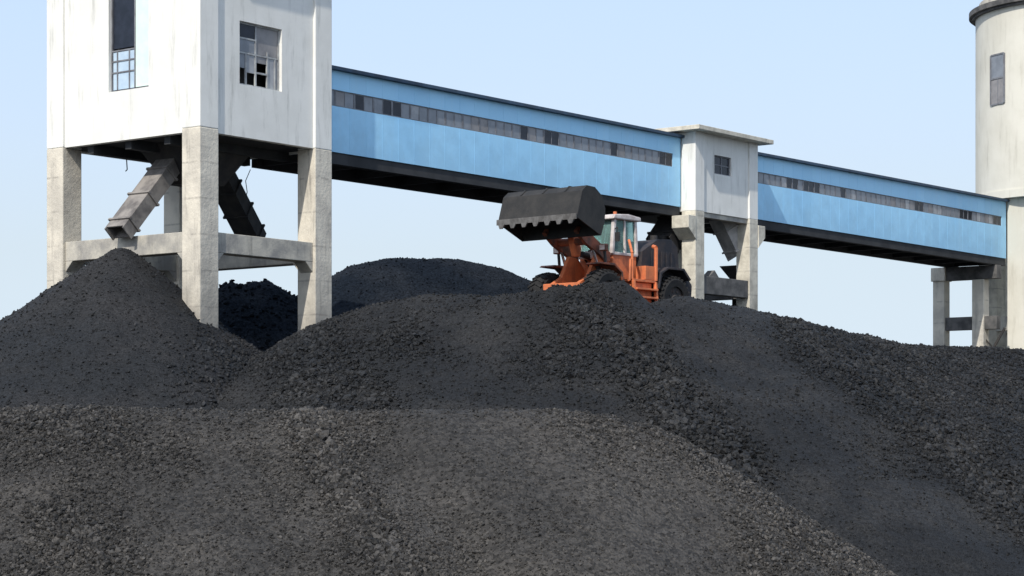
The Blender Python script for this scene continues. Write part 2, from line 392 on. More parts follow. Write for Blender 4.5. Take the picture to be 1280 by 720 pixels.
def hf_main(x, y):
    z = envelope(x, y, MR, 0.60, 0.8)
    z = np.maximum(z, envelope(x, y, MS, 0.52, 0.8))
    z = np.maximum(z, envelope(x, y, BUL, 0.60, 0.8))
    d = np.hypot((x - LX) * 0.8, y - LY - 0.6)           # the worn level bench the loader stands on
    k = np.clip(1.4 - d / 3.6, 0, 1); k = k * k * (3 - 2 * k)
    z = np.where((z > LG) | (d < 4.5), z * (1 - k) + np.minimum(z, LG) * k, z)
    bench = np.clip(LG + 0.0 - np.clip(d - 3.4, 0, 99) * 0.6, -50, 99)
    z = np.where(y > LY - 0.6, np.maximum(z, bench), z)
    z = np.maximum(z, envelope(x, y, MO, 0.95, 0.25))
    z = z + 0.20 * fbm(x, y, 3.4, 4, 23) * np.clip((75 - y) / 6 + 0.25, 0.25, 1) * (0.35 + 0.65 * np.clip((68.5 - y) / 3, 0, 1))
    return z + 0.026 * fbm(x, y, 0.42, 3, 29, 0.7)
def dens_main(px, py, u, r):
    n = 0.5 + 0.5 * fbm(px, py, 3.0, 3, 61)
    d = 0.22 + 0.5 * np.clip(n - 0.5, 0, 1) * 2
    d = d * (1 - 0.75 * band(u, r, [(890, 400), (1000, 520), (1180, 700)], 150)) * (1 - 0.6 * band(u, r, [(560, 390), (620, 480)], 70))
    d = np.maximum(d, band(u, r, [(730, 400), (790, 440), (830, 500), (880, 540), (930, 590)], 48))
    d = np.maximum(d, 0.85 * band(u, r, [(380, 430), (400, 480), (440, 510)], 80))
    d = np.maximum(d, 0.85 * band(u, r, [(1010, 415), (1100, 480), (1200, 570), (1290, 640)], 45))
    d = np.maximum(d, 0.38 * np.clip((u - 1040) / 80, 0, 1) * (r < 600))
    return np.clip(d, 0, 1)
pile('coal_pile', hf_main, axis([(-22, -11, 0.3), (-11, 24, 0.055), (24, 52, 0.3)]), axis([(38, 56, 0.3), (56, 74, 0.055), (74, 86, 0.14), (86, 112, 0.5)]),
     M['coal_main'], 'long dark grey coal pile crossing the middle with the orange wheel loader on its crest',
     (-13, 34, 55, 88), 180000, 0.016, 0.12, dens_main, 3.2)

# cone under the chute of the big tower
AP = wpt(153, 311, 74.3)
def hf_cone(x, y):
    d = np.sqrt((x - AP[0]) ** 2 + (y - AP[1]) ** 2 + 0.16) - 0.4
    an = np.arctan2(y - AP[1], x - AP[0])
    z = AP[2] - 0.62 * d - (0.07 + 0.23 * np.clip(np.cos(an), 0, 1)) * np.clip(d, 0, 3.2) + 0.05 * np.sin(an * 5 + 1) * np.clip(d, 0, 4)
    return z + 0.10 * fbm(x, y, 2.2, 4, 71) * np.clip(d / 3, 0.3, 1.6) + 0.02 * fbm(x, y, 0.4, 3, 77, 0.7)
def dens_cone(px, py, u, r):
    return np.clip(0.18 + 0.8 * np.clip((u - 190) / 180, 0, 1) * np.clip((r - 370) / 90, 0, 1), 0, 1)
pile('coal_pile', hf_cone, axis([(-34, -21, 0.3), (-21, -6, 0.05), (-6, 4, 0.3)]), axis([(54, 62, 0.3), (62, 79, 0.05), (79, 94, 0.3)]),
     M['coal_cone'], 'pointed cone of coal heaped under the chute of the big white tower on the left',
     (-24, -4, 62, 80), 40000, 0.014, 0.12, dens_cone, 3.2)

# darker heaps behind
BR = ridge_samples([wpt(262, 372, 87), wpt(290, 350, 87.5), wpt(306, 356, 88), wpt(332, 351, 88), wpt(352, 368, 88)])
def hf_back(x, y):
    z = envelope(x, y, BR, 0.74, 0.25)
    return z + 0.22 * fbm(x, y, 1.5, 4, 81) + 0.05 * fbm(x, y, 0.4, 3, 87, 0.7)
pile('coal_pile', hf_back, axis([(-30, -15, 0.4), (-15, -5, 0.07), (-5, 8, 0.4)]), axis([(68, 82, 0.3), (82, 90, 0.07), (90, 106, 0.4)]),
     M['coal_dark'], 'small black jagged coal heap seen between the two right legs of the big tower',
     (-16, -4, 80, 90), 4000, 0.02, 0.10)
CR = ridge_samples([wpt(474, 329, 100), wpt(505, 321, 101), wpt(560, 321, 102), wpt(590, 330, 102), wpt(640, 349, 102), wpt(690, 368, 102)])
def hf_far(x, y):
    z = envelope(x, y, CR, 0.62, 1.6)
    return z + 0.10 * fbm(x, y, 3, 4, 91) + 0.04 * fbm(x, y, 0.5, 3, 97, 0.7)
pile('coal_pile', hf_far, axis([(-34, -12, 0.5), (-12, 4, 0.09), (4, 28, 0.5)]), axis([(74, 90, 0.3), (90, 104, 0.09), (104, 130, 0.5)]),
     M['coal_dark'], 'smooth rounded black coal pile behind, between the big tower and the wheel loader',
     (-14, 6, 88, 106), 5000, 0.015, 0.06, None, 3)

# ------------------------------------------------------------------ building helpers
def wall_u(mb, v0, v1, u0, u1, z0, z1, hole=None):      # wall running along u (thickness v0..v1), hole=(ua,ub,za,zb)
    if hole is None: mb.box(u0, u1, v0, v1, z0, z1); return
    a, b, c, d = hole
    mb.box(u0, a, v0, v1, z0, z1); mb.box(b, u1, v0, v1, z0, z1); mb.box(a, b, v0, v1, z0, c); mb.box(a, b, v0, v1, d, z1)
def wall_v(mb, u0, u1, v0, v1, z0, z1, hole=None):
    if hole is None: mb.box(u0, u1, v0, v1, z0, z1); return
    a, b, c, d = hole
    mb.box(u0, u1, v0, a, z0, z1); mb.box(u0, u1, b, v1, z0, z1); mb.box(u0, u1, a, b, z0, c); mb.box(u0, u1, a, b, d, z1)

def haunch_u(mb, u, v0, v1, z, s, sgn):
    mb.prism([(u, z), (u + sgn * s, z), (u, z - s)], v0, v1, 'y')
def haunch_v(mb, v, u0, u1, z, s, sgn):
    mb.prism([(v, z), (v + sgn * s, z), (v, z - s)], u0, u1, 'x')

def chute(root, a, b, w, t, m, flange=True, name='chute', lip=0.5):
    """square steel trough from a to b, open at its lower end"""
    a, b = Vector(a), Vector(b); d = (b - a).normalized()
    s = d.cross(Vector((0, 0, 1))).normalized(); n = s.cross(d).normalized()
    mb = MB(); th = 0.05
    for off, ww, tt in ((n * t / 2, w, th), (-n * t / 2, w, th)): mb.bar(a + off, b + off, ww, tt)
    for sg in (-1, 1): mb.bar(a + s * sg * w / 2, b + s * sg * w / 2 + d * lip, th, t + th, up=n)
    if flange:
        L_ = (b - a).length; k = int(L_ / 1.1)
        for i in range(1, k + 1):
            p = a + d * (L_ * i / (k + 0.3))
            for off, ww, tt in ((n * (t / 2 + 0.05), w + 0.2, 0.08), (-n * (t / 2 + 0.05), w + 0.2, 0.08)): mb.bar(p + off, p + off + d * 0.08, ww, tt)
            for sg in (-1, 1): mb.bar(p + s * sg * (w / 2 + 0.05), p + s * sg * (w / 2 + 0.05) + d * 0.08, 0.08, t + 0.1, up=n)
    return mb.build(name, m, root, 0.008)

# ------------------------------------------------------------------ big loading tower on the left
TW, TD, CW = 6.54, 7.83, 0.88
ZB, ZT = 15.69, 23.6
root = empty('loading_tower', C0, ROT)
tag(root, 'big white square tower on four concrete legs, nearest and leftmost building', 'tower')
cols = [(0, 0), (TW - CW, 0), (0, TD - CW), (TW - CW, TD - CW)]
for (u, v) in cols:
    MB().box(u, u + CW, v, v + CW, -0.5, ZB + (0.12 if u == 0 and v == 0 else 0)).build('leg', M['concrete'], root, 0.035)
for i, (u, v) in enumerate(cols): MB().box(u, u + CW, v, v + CW, ZB + (0.12 if i == 0 else 0.0), ZT).build('corner_pilaster', M['white'], root, 0.03)
rc = 0.10; th = 0.25
LWH = (2.62, 4.65, 17.42, 21.4); RWH = (1.97, 4.05, 17.5, 19.68)
mb = MB(); wall_v(mb, rc, rc + th, CW, TD - CW, ZB, ZT, LWH); mb.build('wall', M['white'], root)
mb = MB(); wall_u(mb, rc, rc + th, CW, TW - CW, ZB, ZT, RWH); mb.build('wall', M['white'], root)
mb = MB(); wall_v(mb, TW - rc - th, TW - rc, CW, TD - CW, ZB, ZT); mb.build('wall', M['white'], root)
mb = MB(); wall_u(mb, TD - rc - th, TD - rc, CW, TW - CW, ZB, ZT); mb.build('wall', M['white'], root)
MB().box(-0.7, TW + 0.7, -0.7, TD + 0.7, ZT, ZT + 0.35).build('roof', M['white'], root, 0.02)
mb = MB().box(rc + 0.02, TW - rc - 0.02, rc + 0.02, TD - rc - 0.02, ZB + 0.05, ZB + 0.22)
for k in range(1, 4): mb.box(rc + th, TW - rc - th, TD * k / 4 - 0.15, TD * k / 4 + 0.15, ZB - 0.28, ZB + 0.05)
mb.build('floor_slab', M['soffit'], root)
# mid-height ring beams with haunches
bz0, bz1 = 11.64, 12.33
for (v0, v1) in ((0.12, 0.72), (TD - 0.72, TD - 0.12)):
    mb = MB().box(CW, TW - CW, v0, v1, bz0, bz1); haunch_u(mb, CW, v0 + 0.004, v1 - 0.004, bz0, 0.38, 1); haunch_u(mb, TW - CW, v0 + 0.004, v1 - 0.004, bz0, 0.38, -1)
    mb.build('ring_beam', M['beam'], root, 0.02)
for (u0, u1) in ((0.12, 0.72), (TW - 0.72, TW - 0.12)):
    mb = MB().box(u0, u1, CW, TD - CW, bz0, bz1); haunch_v(mb, CW, u0 + 0.004, u1 - 0.004, bz0, 0.38, 1); haunch_v(mb, TD - CW, u0 + 0.004, u1 - 0.004, bz0, 0.38, -1)
    mb.build('ring_beam', M['beam'], root, 0.02)
# hopper and the two chutes
mb = MB(); hx, hy = 3.0, 3.3
mb.hexa([(hx - .7, hy - .7, ZB - 1.35), (hx + .7, hy - .7, ZB - 1.35), (hx + .7, hy + .7, ZB - 1.35), (hx - .7, hy + .7, ZB - 1.35),
         (hx - 1.5, hy - 1.5, ZB + .04), (hx + 1.5, hy - 1.5, ZB + .04), (hx + 1.5, hy + 1.5, ZB + .04), (hx - 1.5, hy + 1.5, ZB + .04)])
mb.build('hopper', M['chute_dark_and_shaded'], root)
def loc_of(px, py, u=None, v=None):   # local point of the building grid on plane u=const or v=const, in direction (px,py)
    k = (px - 640) / F
    if v is None:
        b = C0 + DR * u; vv = (b.x - k * b.y) / (k * DL.y - DL.x) ; v = vv
    else: u = u_at(px, v)
    Y = uv_world(u, v).y
    return Vector((u, v, (HOR - py) / F * Y + EYE))
ca = chute(root, loc_of(226, 186, u=2.6), loc_of(149, 290, u=-0.35), 0.88, 0.5, M['chute'], lip=0.1)
cb = chute(root, loc_of(268, 205, v=4.6), loc_of(316, 298, v=5.6), 0.85, 0.6, M['chute_dark_and_shaded'], lip=0.1)  # lit from behind: its shade is put into the black colour
ca['label'] = 'dusty grey steel chute pouring onto the coal cone'; cb['label'] = 'steel chute on the shaded side, coloured black to stand for its shade'
# windows
def window(root, plane, hole, depth, cuts_a, cuts_z, panes, fm, frame_w=0.06, name='window'):
    """plane 'u' = window in a wall running along v, 'v' = in a wall running along u"""
    a0, a1, z0, z1 = hole
    def bx(mb, p0, p1, q0, q1, d0, d1):
        A0, A1 = a0 + (a1 - a0) * p0, a0 + (a1 - a0) * p1; Z0, Z1 = z0 + (z1 - z0) * q0, z0 + (z1 - z0) * q1
        if plane == 'u': mb.box(d0, d1, min(A0, A1), max(A0, A1), Z0, Z1)
        else: mb.box(min(A0, A1), max(A0, A1), d0, d1, Z0, Z1)
    fx = frame_w / (a1 - a0); fz = frame_w / (z1 - z0); mb = MB()
    bx(mb, 0, fx, 0, 1, depth, depth + .07); bx(mb, 1 - fx, 1, 0, 1, depth, depth + .07)
    bx(mb, fx, 1 - fx, 0, fz, depth, depth + .07); bx(mb, fx, 1 - fx, 1 - fz, 1, depth, depth + .07)
    for c, q0, q1 in cuts_a: bx(mb, c - fx / 2, c + fx / 2, q0, q1, depth + .003, depth + .067)
    for c, p0, p1 in cuts_z: bx(mb, p0, p1, c - fz / 2, c + fz / 2, depth + .006, depth + .064)
    w = mb.build(name, fm, root)
    for (p0, p1, q0, q1, m, *rest) in panes:
        mb = MB(); bx(mb, p0, p1, q0, q1, depth + .03, depth + .042); mb.build('pane', m, w)
    return w
w = window(root, 'v', RWH, rc + 0.12, [(0.44, 0.03, 0.97), (0.21, 0.03, 0.52), (0.72, 0.03, 0.60), (0.90, 0.03, 0.5)], [(0.75, 0.03, 0.44), (0.52, 0.03, 0.97), (0.24, 0.44, 0.72)],
       [(0.03, 0.43, 0.77, 0.97, M['pane_dark_unlit']), (0.03, 0.43, 0.54, 0.74, M['pane_grey']), (0.46, 0.97, 0.54, 0.97, M['pane_brown']),
        (0.22, 0.43, 0.22, 0.51, M['pane_pale']), (0.03, 0.20, 0.28, 0.51, M['pane_grey']), (0.73, 0.89, 0.03, 0.51, M['pane_pale']), (0.91, 0.97, 0.03, 0.51, M['pane_grey']),
        (0.46, 0.71, 0.40, 0.51, M['pane_brown'])], M['frame_pale'])
w['label'] = 'square many-paned window with broken panes'
w = window(root, 'u', LWH, rc + 0.12, [(0.41, 0.02, 0.98), (0.55, 0.02, 0.36), (0.85, 0.02, 0.36)], [(0.36, 0.41, 0.98), (0.17, 0.41, 0.98), (0.27, 0.41, 0.98)],
       [(0.42, 0.96, 0.38, 0.97, M['pane_dark_unlit']), (0.42, 0.96, 0.02, 0.35, M['pane_sky_reflection']), (0.03, 0.40, 0.02, 0.97, M['pane_mint'])], M['frame'], 0.05)
w['label'] = 'tall window with a dark upper pane'
# reveals and interior
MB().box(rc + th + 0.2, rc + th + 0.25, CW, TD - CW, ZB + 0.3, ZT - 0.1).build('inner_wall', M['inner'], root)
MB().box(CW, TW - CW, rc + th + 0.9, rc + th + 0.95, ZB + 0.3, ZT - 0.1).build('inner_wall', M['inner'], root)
mb = MB(); mb.path([loc_of(313, 212, v=5), loc_of(307, 226, v=5), loc_of(309, 240, v=5), loc_of(304, 262, v=5)], 0.015)
mb.build('cable', M['steel_dark'], root); mb = MB(); mb.path([loc_of(157, 180, v=6.5), loc_of(159, 212, v=6.5), loc_of(157, 214, v=6.5)], 0.02); mb.build('cable', M['steel_dark'], root)

# ------------------------------------------------------------------ blue conveyor galleries
GV0, GV1, GZ0 = 0.80, 4.10, 15.82
def gallery(u0, u1, zt0, zt1, ws, dark_px, label, strip0, strip1):
    root = empty('conveyor_gallery', uv_world(u0, 0, 0), ROT)
    tag(root, label, 'conveyor gallery', 'blue conveyor galleries between the towers')
    Lg = u1 - u0
    top = lambda u: zt0 + (zt1 - zt0) * u / Lg
    sh = lambda u: (zt1 - zt0) * u / Lg * 0.5
    wz0, wz1 = ws
    t = 0.08
    # lower sheet wall with fine standing seams
    def sheet(z_lo, z_hi, name, seam_dz=0.0):
        mb = MB(); n = int(Lg / 0.9); st = Lg / n
        for k in range(n):
            a, b = k * st, (k + 1) * st
            mb.hexa([(a, GV0, z_lo(a)), (b, GV0, z_lo(b)), (b, GV0 + t, z_lo(b)), (a, GV0 + t, z_lo(a)),
                     (a, GV0, z_hi(a)), (b, GV0, z_hi(b)), (b, GV0 + t, z_hi(b)), (a, GV0 + t, z_hi(a))])
            mb.hexa([(b - .03, GV0 - .004, z_lo(b) + .01), (b - .005, GV0 - .004, z_lo(b) + .01), (b - .005, GV0 + .01, z_lo(b) + .01), (b - .03, GV0 + .01, z_lo(b) + .01),
                     (b - .03, GV0 - .004, z_hi(b) - .01), (b - .005, GV0 - .004, z_hi(b) - .01), (b - .005, GV0 + .01, z_hi(b) - .01), (b - .03, GV0 + .01, z_hi(b) - .01)])
        return mb.build(name, M['blue'], root)
    sheet(lambda u: GZ0, lambda u: wz0 + sh(u), 'lower_wall'); sheet(lambda u: wz1 + sh(u), top, 'upper_wall')
    # end fillers beside the window strip
    if strip0 > 0.02: MB().box(0, strip0, GV0, GV0 + t, wz0, wz1).build('wall_panel', M['blue'], root)
    if Lg - strip1 > 0.02: MB().box(strip1, Lg, GV0, GV0 + t, wz0 + sh(Lg), wz1 + sh(Lg)).build('wall_panel', M['blue'], root)
    mb = MB(); mb.hexa([(0, GV1 - t, GZ0), (Lg, GV1 - t, GZ0), (Lg, GV1, GZ0), (0, GV1, GZ0), (0, GV1 - t, top(0)), (Lg, GV1 - t, top(Lg)), (Lg, GV1, top(Lg)), (0, GV1, top(0))])
    mb.build('back_wall', M['blue'], root)
    mb = MB(); mb.hexa([(0, GV0 - .22, top(0) + .003), (Lg, GV0 - .22, top(Lg) + .003), (Lg, GV1 + .22, top(Lg) + .003), (0, GV1 + .22, top(0) + .003),
                        (0, GV0 - .22, top(0) + .12), (Lg, GV0 - .22, top(Lg) + .12), (Lg, GV1 + .22, top(Lg) + .12), (0, GV1 + .22, top(0) + .12)])
    mb.build('roof', M['blue_edge'], root)
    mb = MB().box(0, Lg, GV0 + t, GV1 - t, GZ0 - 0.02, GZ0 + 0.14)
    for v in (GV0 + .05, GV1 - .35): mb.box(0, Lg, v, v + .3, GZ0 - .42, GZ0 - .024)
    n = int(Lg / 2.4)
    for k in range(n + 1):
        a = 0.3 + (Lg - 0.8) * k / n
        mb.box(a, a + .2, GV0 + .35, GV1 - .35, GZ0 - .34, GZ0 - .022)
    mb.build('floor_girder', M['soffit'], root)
    # ribbon of sliding windows
    n = round((strip1 - strip0) / 1.06); st = (strip1 - strip0) / n
    for k in range(n):
        a, b = strip0 + k * st, strip0 + (k + 1) * st; s_ = sh((a + b) / 2); z0, z1 = wz0 + s_, wz1 + s_
        fr = MB(); y0, y1 = GV0 + .025, GV0 + .07
        if abs(zt1 - zt0) > .05: z0 -= 0.01; z1 += 0.01
        fr.box(a, a + .05, y0, y1, z0, z1); fr.box(b - .05, b, y0, y1, z0, z1)
        fr.box(a + .05, b - .05, y0, y1, z0, z0 + .05); fr.box(a + .05, b - .05, y0, y1, z1 - .05, z1)
        mid = (a + b) / 2; fr.box(mid - .02, mid + .02, y0 + .003, y1, z0 + .05, z1 - .05)
        f = fr.build('window', M['frame'], root)
        for (p, q) in ((a + .05, mid - .02), (mid + .02, b - .05)):
            pxc = (uv_world(u0 + (p + q) / 2, GV0).x / uv_world(u0 + (p + q) / 2, GV0).y) * F + 640
            if any(d0 <= pxc <= d1 for d0, d1 in dark_px):
                pm = M['pane_dark_unlit']  # open window: dark sheet painted as its unlit inside
            else: pm = random.choice([M['pane_grey'], M['pane_grey'], M['pane_pale'], M['pane_brown'], M['pane_grey']])
            MB().box(p, q, y0 + .015, y0 + .027, z0 + .05, z1 - .05).build('pane', pm, f)
    return root
UA0, UA1 = TW + 0.003, 30.437
UB0, UB1 = 35.773, 64.1
gallery(UA0, UA1, 18.80, 18.90, (17.50, 18.10), [(441, 456), (480, 505), (655, 664), (679, 698), (767, 775), (821, 842)],
        'longer blue sheet-metal conveyor gallery between the big white tower and the small white tower', 0.0, u_at(841, GV0) - UA0)
gallery(UB0, UB1, 18.82, 19.05, (17.52, 18.06), [(981, 995), (1007, 1022), (1052, 1059), (1141, 1155), (1202, 1216), (1244, 1250)],
        'farther blue sheet-metal conveyor gallery from the small white tower to the round silo', 0.3, u_at(1252, GV0) - UB0)

# ------------------------------------------------------------------ small transfer tower
U0 = 30.44; SW, SD, SC_ = 5.33, 4.9, 0.74
root = empty('transfer_tower', uv_world(U0, 0, 0), ROT)
tag(root, 'small white square tower with a flat overhanging roof between the two blue galleries', 'tower')
sb, st_ = 15.62, 19.15
cols = [(0, 0), (SW - SC_, 0), (0, SD - SC_), (SW - SC_, SD - SC_)]
for (u, v) in cols: MB().box(u, u + SC_, v, v + SC_, -0.5, sb).build('leg', M['concrete_pale'], root, 0.03)
for (u, v) in cols: MB().box(u, u + SC_, v, v + SC_, sb, st_).build('corner_pilaster', M['white'], root, 0.02)
H = (u_at(893, .08) - U0, u_at(914, .08) - U0, 17.43, 18.28)
mb = MB(); wall_u(mb, .08, .3, SC_, SW - SC_, sb, st_, H); mb.build('wall', M['white'], root)
mb = MB(); wall_u(mb, SD - .3, SD - .08, SC_, SW - SC_, sb, st_); mb.build('wall', M['white'], root)
mb = MB(); wall_v(mb, .08, .3, SC_, SD - SC_, sb, st_); mb.build('wall', M['white'], root)
mb = MB(); wall_v(mb, SW - .3, SW - .08, SC_, SD - SC_, sb, st_); mb.build('wall', M['white'], root)
MB().box(-.55, SW + .5, -.55, SD + .55, st_, st_ + .2).build('roof', M['concrete_pale'], root, 0.02)
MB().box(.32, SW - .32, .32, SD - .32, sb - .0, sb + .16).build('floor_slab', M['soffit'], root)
mb = MB(); mb.box(SC_, SW - SC_, .14, .45, sb - .22, sb - .004); mb.build('edge_beam', M['beam'], root)
window(root, 'v', H, .16, [(.5, .05, .95)], [(.5, .05, .95)], [(.06, .94, .07, .94, M['pane_dark_unlit'])], M['frame'], .05)
for (v0, v1) in ((.08, .58), (SD - .58, SD - .08)):
    MB().box(SC_, SW - SC_, v0, v1, 11.95, 12.75).build('ring_beam', M['concrete_dirty'], root, 0.02)
for (u0, u1) in ((.08, .58), (SW - .58, SW - .08)):
    MB().box(u0, u1, SC_, SD - SC_, 11.95, 12.75).build('ring_beam', M['concrete_dirty'], root, 0.02)
for (u0, u1, zz) in ((-.6, -.003, 15.37), (SW + .003, SW + .55, 15.37)):
    for v0 in (-.03, SD - .87):
        mb = MB(); s = -1 if u0 < 0 else 1; a = -.003 if s < 0 else SW + .003
        mb.prism([(a, zz), (a + s * .6, zz), (a + s * .6, zz - .55), (a, zz - 1.05)], v0, v0 + .9, 'y')
        mb.build('corbel', M['concrete_pale'], root, 0.02)
loc = lambda px, py, v: loc_of(px, py, v=v) - Vector((U0, 0, 0))
c1 = chute(root, loc(896, 262, 1.5), loc(922, 317, 1.0), 1.05, .62, M['chute_pale'], lip=.2)
chute(root, loc(856, 262, 1.7), loc(828, 306, 1.7), 1.25, .9, M['chute_dark_and_shaded'], lip=.1, name='discharge_chute')
p = loc(829, 296, 1.7); mb = MB()
pr = [(p.x - .62, p.z), (p.x + .75, p.z + .25), (p.x + .95, p.z - .35), (p.x + .62, p.z - .8), (p.x + .66, p.z - 1.9), (p.x + .3, p.z - 2.45), (p.x + .12, p.z - 2.2), (p.x - .25, p.z - 2.5), (p.x - .5, p.z - 1.7), (p.x - .78, p.z - .9)]
mb.prism(pr, 1.3, 2.1); mb.build('rubber_skirt', M['chute_dark_and_shaded'], root, 0.04)
mb = MB(); p = loc(928, 333, .9); q = loc(930, 352, .9)
mb.hexa([(q.x - .25, .75, q.z), (q.x + .3, .75, q.z), (q.x + .3, 1.4, q.z), (q.x - .25, 1.4, q.z),
         (p.x - .75, .75, p.z), (p.x + .55, .75, p.z), (p.x + .55, 1.7, p.z), (p.x - .75, 1.7, p.z)])
mb.box(q.x - .25, q.x + .3, .75, 1.4, q.z - 3, q.z - .003); mb.build('feed_hopper', M['chute_dark_and_shaded'], root)
mb = MB(); p = loc(887, 338, .33); mb.prism([(p.x - .35, 12.753), (p.x + .45, 12.753), (p.x + .1, p.z)], .12, .5, 'y'); mb.build('bracket', M['concrete_dirty'], root)

# ------------------------------------------------------------------ round silo at the right
SU, SV, SR = 69.1, -1.0, 5.5
sc = uv_world(SU, SV)
root = empty('coal_silo', sc, ROT); tag(root, 'cream round silo on tall legs at the right edge', 'silo')
def ring(mb, r0, r1, z0, z1, n=180):
    a = [2 * math.pi * i / n for i in range(n)]
    R = [[mb.bm.verts.new((r * math.cos(t), r * math.sin(t), z)) for t in a] for r, z in ((r0, z0), (r1, z0), (r1, z1), (r0, z1))]
    for k in range(4):
        for i in range(n): mb.bm.faces.new((R[k][i], R[k][(i + 1) % n], R[(k + 1) % 4][(i + 1) % n], R[(k + 1) % 4][i]))
sz0, sz1 = 19.25, 30.25
mb = MB(); ring(mb, SR - .3, SR, sz0 + .45, sz1); mb.build('drum', M['cream'], root)
mb = MB(); ring(mb, 0.01, SR + .05, sz0, sz0 + .448); mb.build('base_slab', M['cream'], root)
mb = MB(); ring(mb, 0.01, SR + .38, sz1, sz1 + .3); ring(mb, 0.01, SR + .2, sz1 - .14, sz1 - .003); mb.build('roof_rim', M['concrete_dirty'], root)
mb = MB(); ring(mb, 0.01, SR - .2, sz1 + .303, sz1 + .8); mb.build('roof', M['concrete'], root)
for k in range(8):
    t = math.radians(165 - 45 * k); r = 4.55
    cx, cy = r * math.cos(t), r * math.sin(t)
    if k == 0: cx, cy = 64.73 - SU, 0.15 - SV
    MB().box(cx - .58, cx + .58, cy - .6, cy + .6, -.5, sz0).build('leg', M['cream'] if k == 0 else M['concrete_pale'], root, .03)
mb = MB()
for k in range(8):
    t0, t1 = math.radians(165 - 45 * k), math.radians(120 - 45 * k)
    a, b = Vector((4.5 * math.cos(t0), 4.5 * math.sin(t0), 12.2)), Vector((4.5 * math.cos(t1), 4.5 * math.sin(t1), 12.2))
    d = (b - a).normalized(); mb.bar(a + d * .5, b - d * .5, .4, .8)
mb.build('ring_beam', M['beam'], root)
# window on the drum
tw = None
best = 1e9
for i in range(3600):
    t = 2 * math.pi * i / 3600; p = uv_world(SU + SR * math.cos(t), SV + SR * math.sin(t))
    if p.y > sc.y: continue
    e = abs(p.x / p.y * F + 640 - 1247)
    if e < best: best, tw, wy = e, t, p.y
zw0, zw1 = (HOR - 130) / F * wy + EYE, (HOR - 68) / F * wy + EYE
wr = MB()
n = Vector((math.cos(tw), math.sin(tw), 0)); s = Vector((-n.y, n.x, 0)); c = n * (SR + .005)
def fr_bar(mb, a, z0, b, z1, w_, dd=.09): mb.bar(c + s * a + Vector((0, 0, z0)), c + s * b + Vector((0, 0, z1)), w_, dd, up=n)
hw = .58
for a in (-hw, hw): fr_bar(wr, a, zw0, a, zw1, .09)
zm = zw0 + (zw1 - zw0) * .52
for z in (zw0, zm, zw1): fr_bar(wr, -hw + .045, z, hw - .045, z, .09)
fr_bar(wr, .05, zw0 + .05, .05, zm - .05, .05, .06)
wo = wr.build('window', M['frame'], root)
for (z0, z1, m_) in ((zw0 + .04, zm - .04, M['pane_brown']), (zm + .04, zw1 - .04, M['pane_grey'])):
    mb = MB(); mb.bar(c - n * .01 + Vector((0, 0, z0)), c - n * .01 + Vector((0, 0, z1)), 2 * hw - .09, .05, up=n); mb.build('pane', m_, wo)
wo['label'] = 'tall narrow window with stained lower pane'
mb = MB(); a = uv_world(SU, SV); 
e0 = loc_of(1150, 226, v=5.2) - Vector((SU, SV, 0)); e1 = loc_of(1228, 242, v=5.2) - Vector((SU, SV, 0))
mb.box(e0.x, e1.x, e0.y - .0, e0.y + 1.6, sz0 + .05, sz0 + .22); mb.build('walkway_slab', M['cream'], root)

# trestle under the far end of the gallery
root = empty('gallery_trestle', uv_world(63.1, 3.0), ROT)
tag(root, 'concrete trestle of two pillars and cross beams under the gallery end beside the silo', 'trestle')
for v in (1.9, 4.35):
    y = v - 3.0
    MB().box(-.36, .36, y - .36, y + .36, -.5, 14.6).build('leg', M['concrete'], root, .03)
    if v > 4: MB().box(-.45, .45, y - .45, y + .45, 14.6, 15.38).build('leg_cap', M['concrete'], root, .03)
MB().box(-.3, .3, .75 - 3, 4.35 - 3 - .37, 14.62, 15.38).build('cross_beam', M['concrete_dirty'], root, .02)
MB().box(-.25, .25, 1.9 - 3 + .363, 4.35 - 3 - .363, 11.75, 12.5).build('cross_beam', M['concrete_dirty'], root, .02)
MB().box(-.25, .25, .78 - 3, 1.9 - 3 - .363, 11.75, 12.5).build('cross_beam', M['concrete_dirty'], root, .02)
mb = MB(); mb.bar((0, -1.35, 9.8), (0, -2.6, 11.8), .12); mb.bar((0, -1.4, 11.2), (0, -2.3, 10.2), .08); mb.build('brace', M['steel_dark'], root)

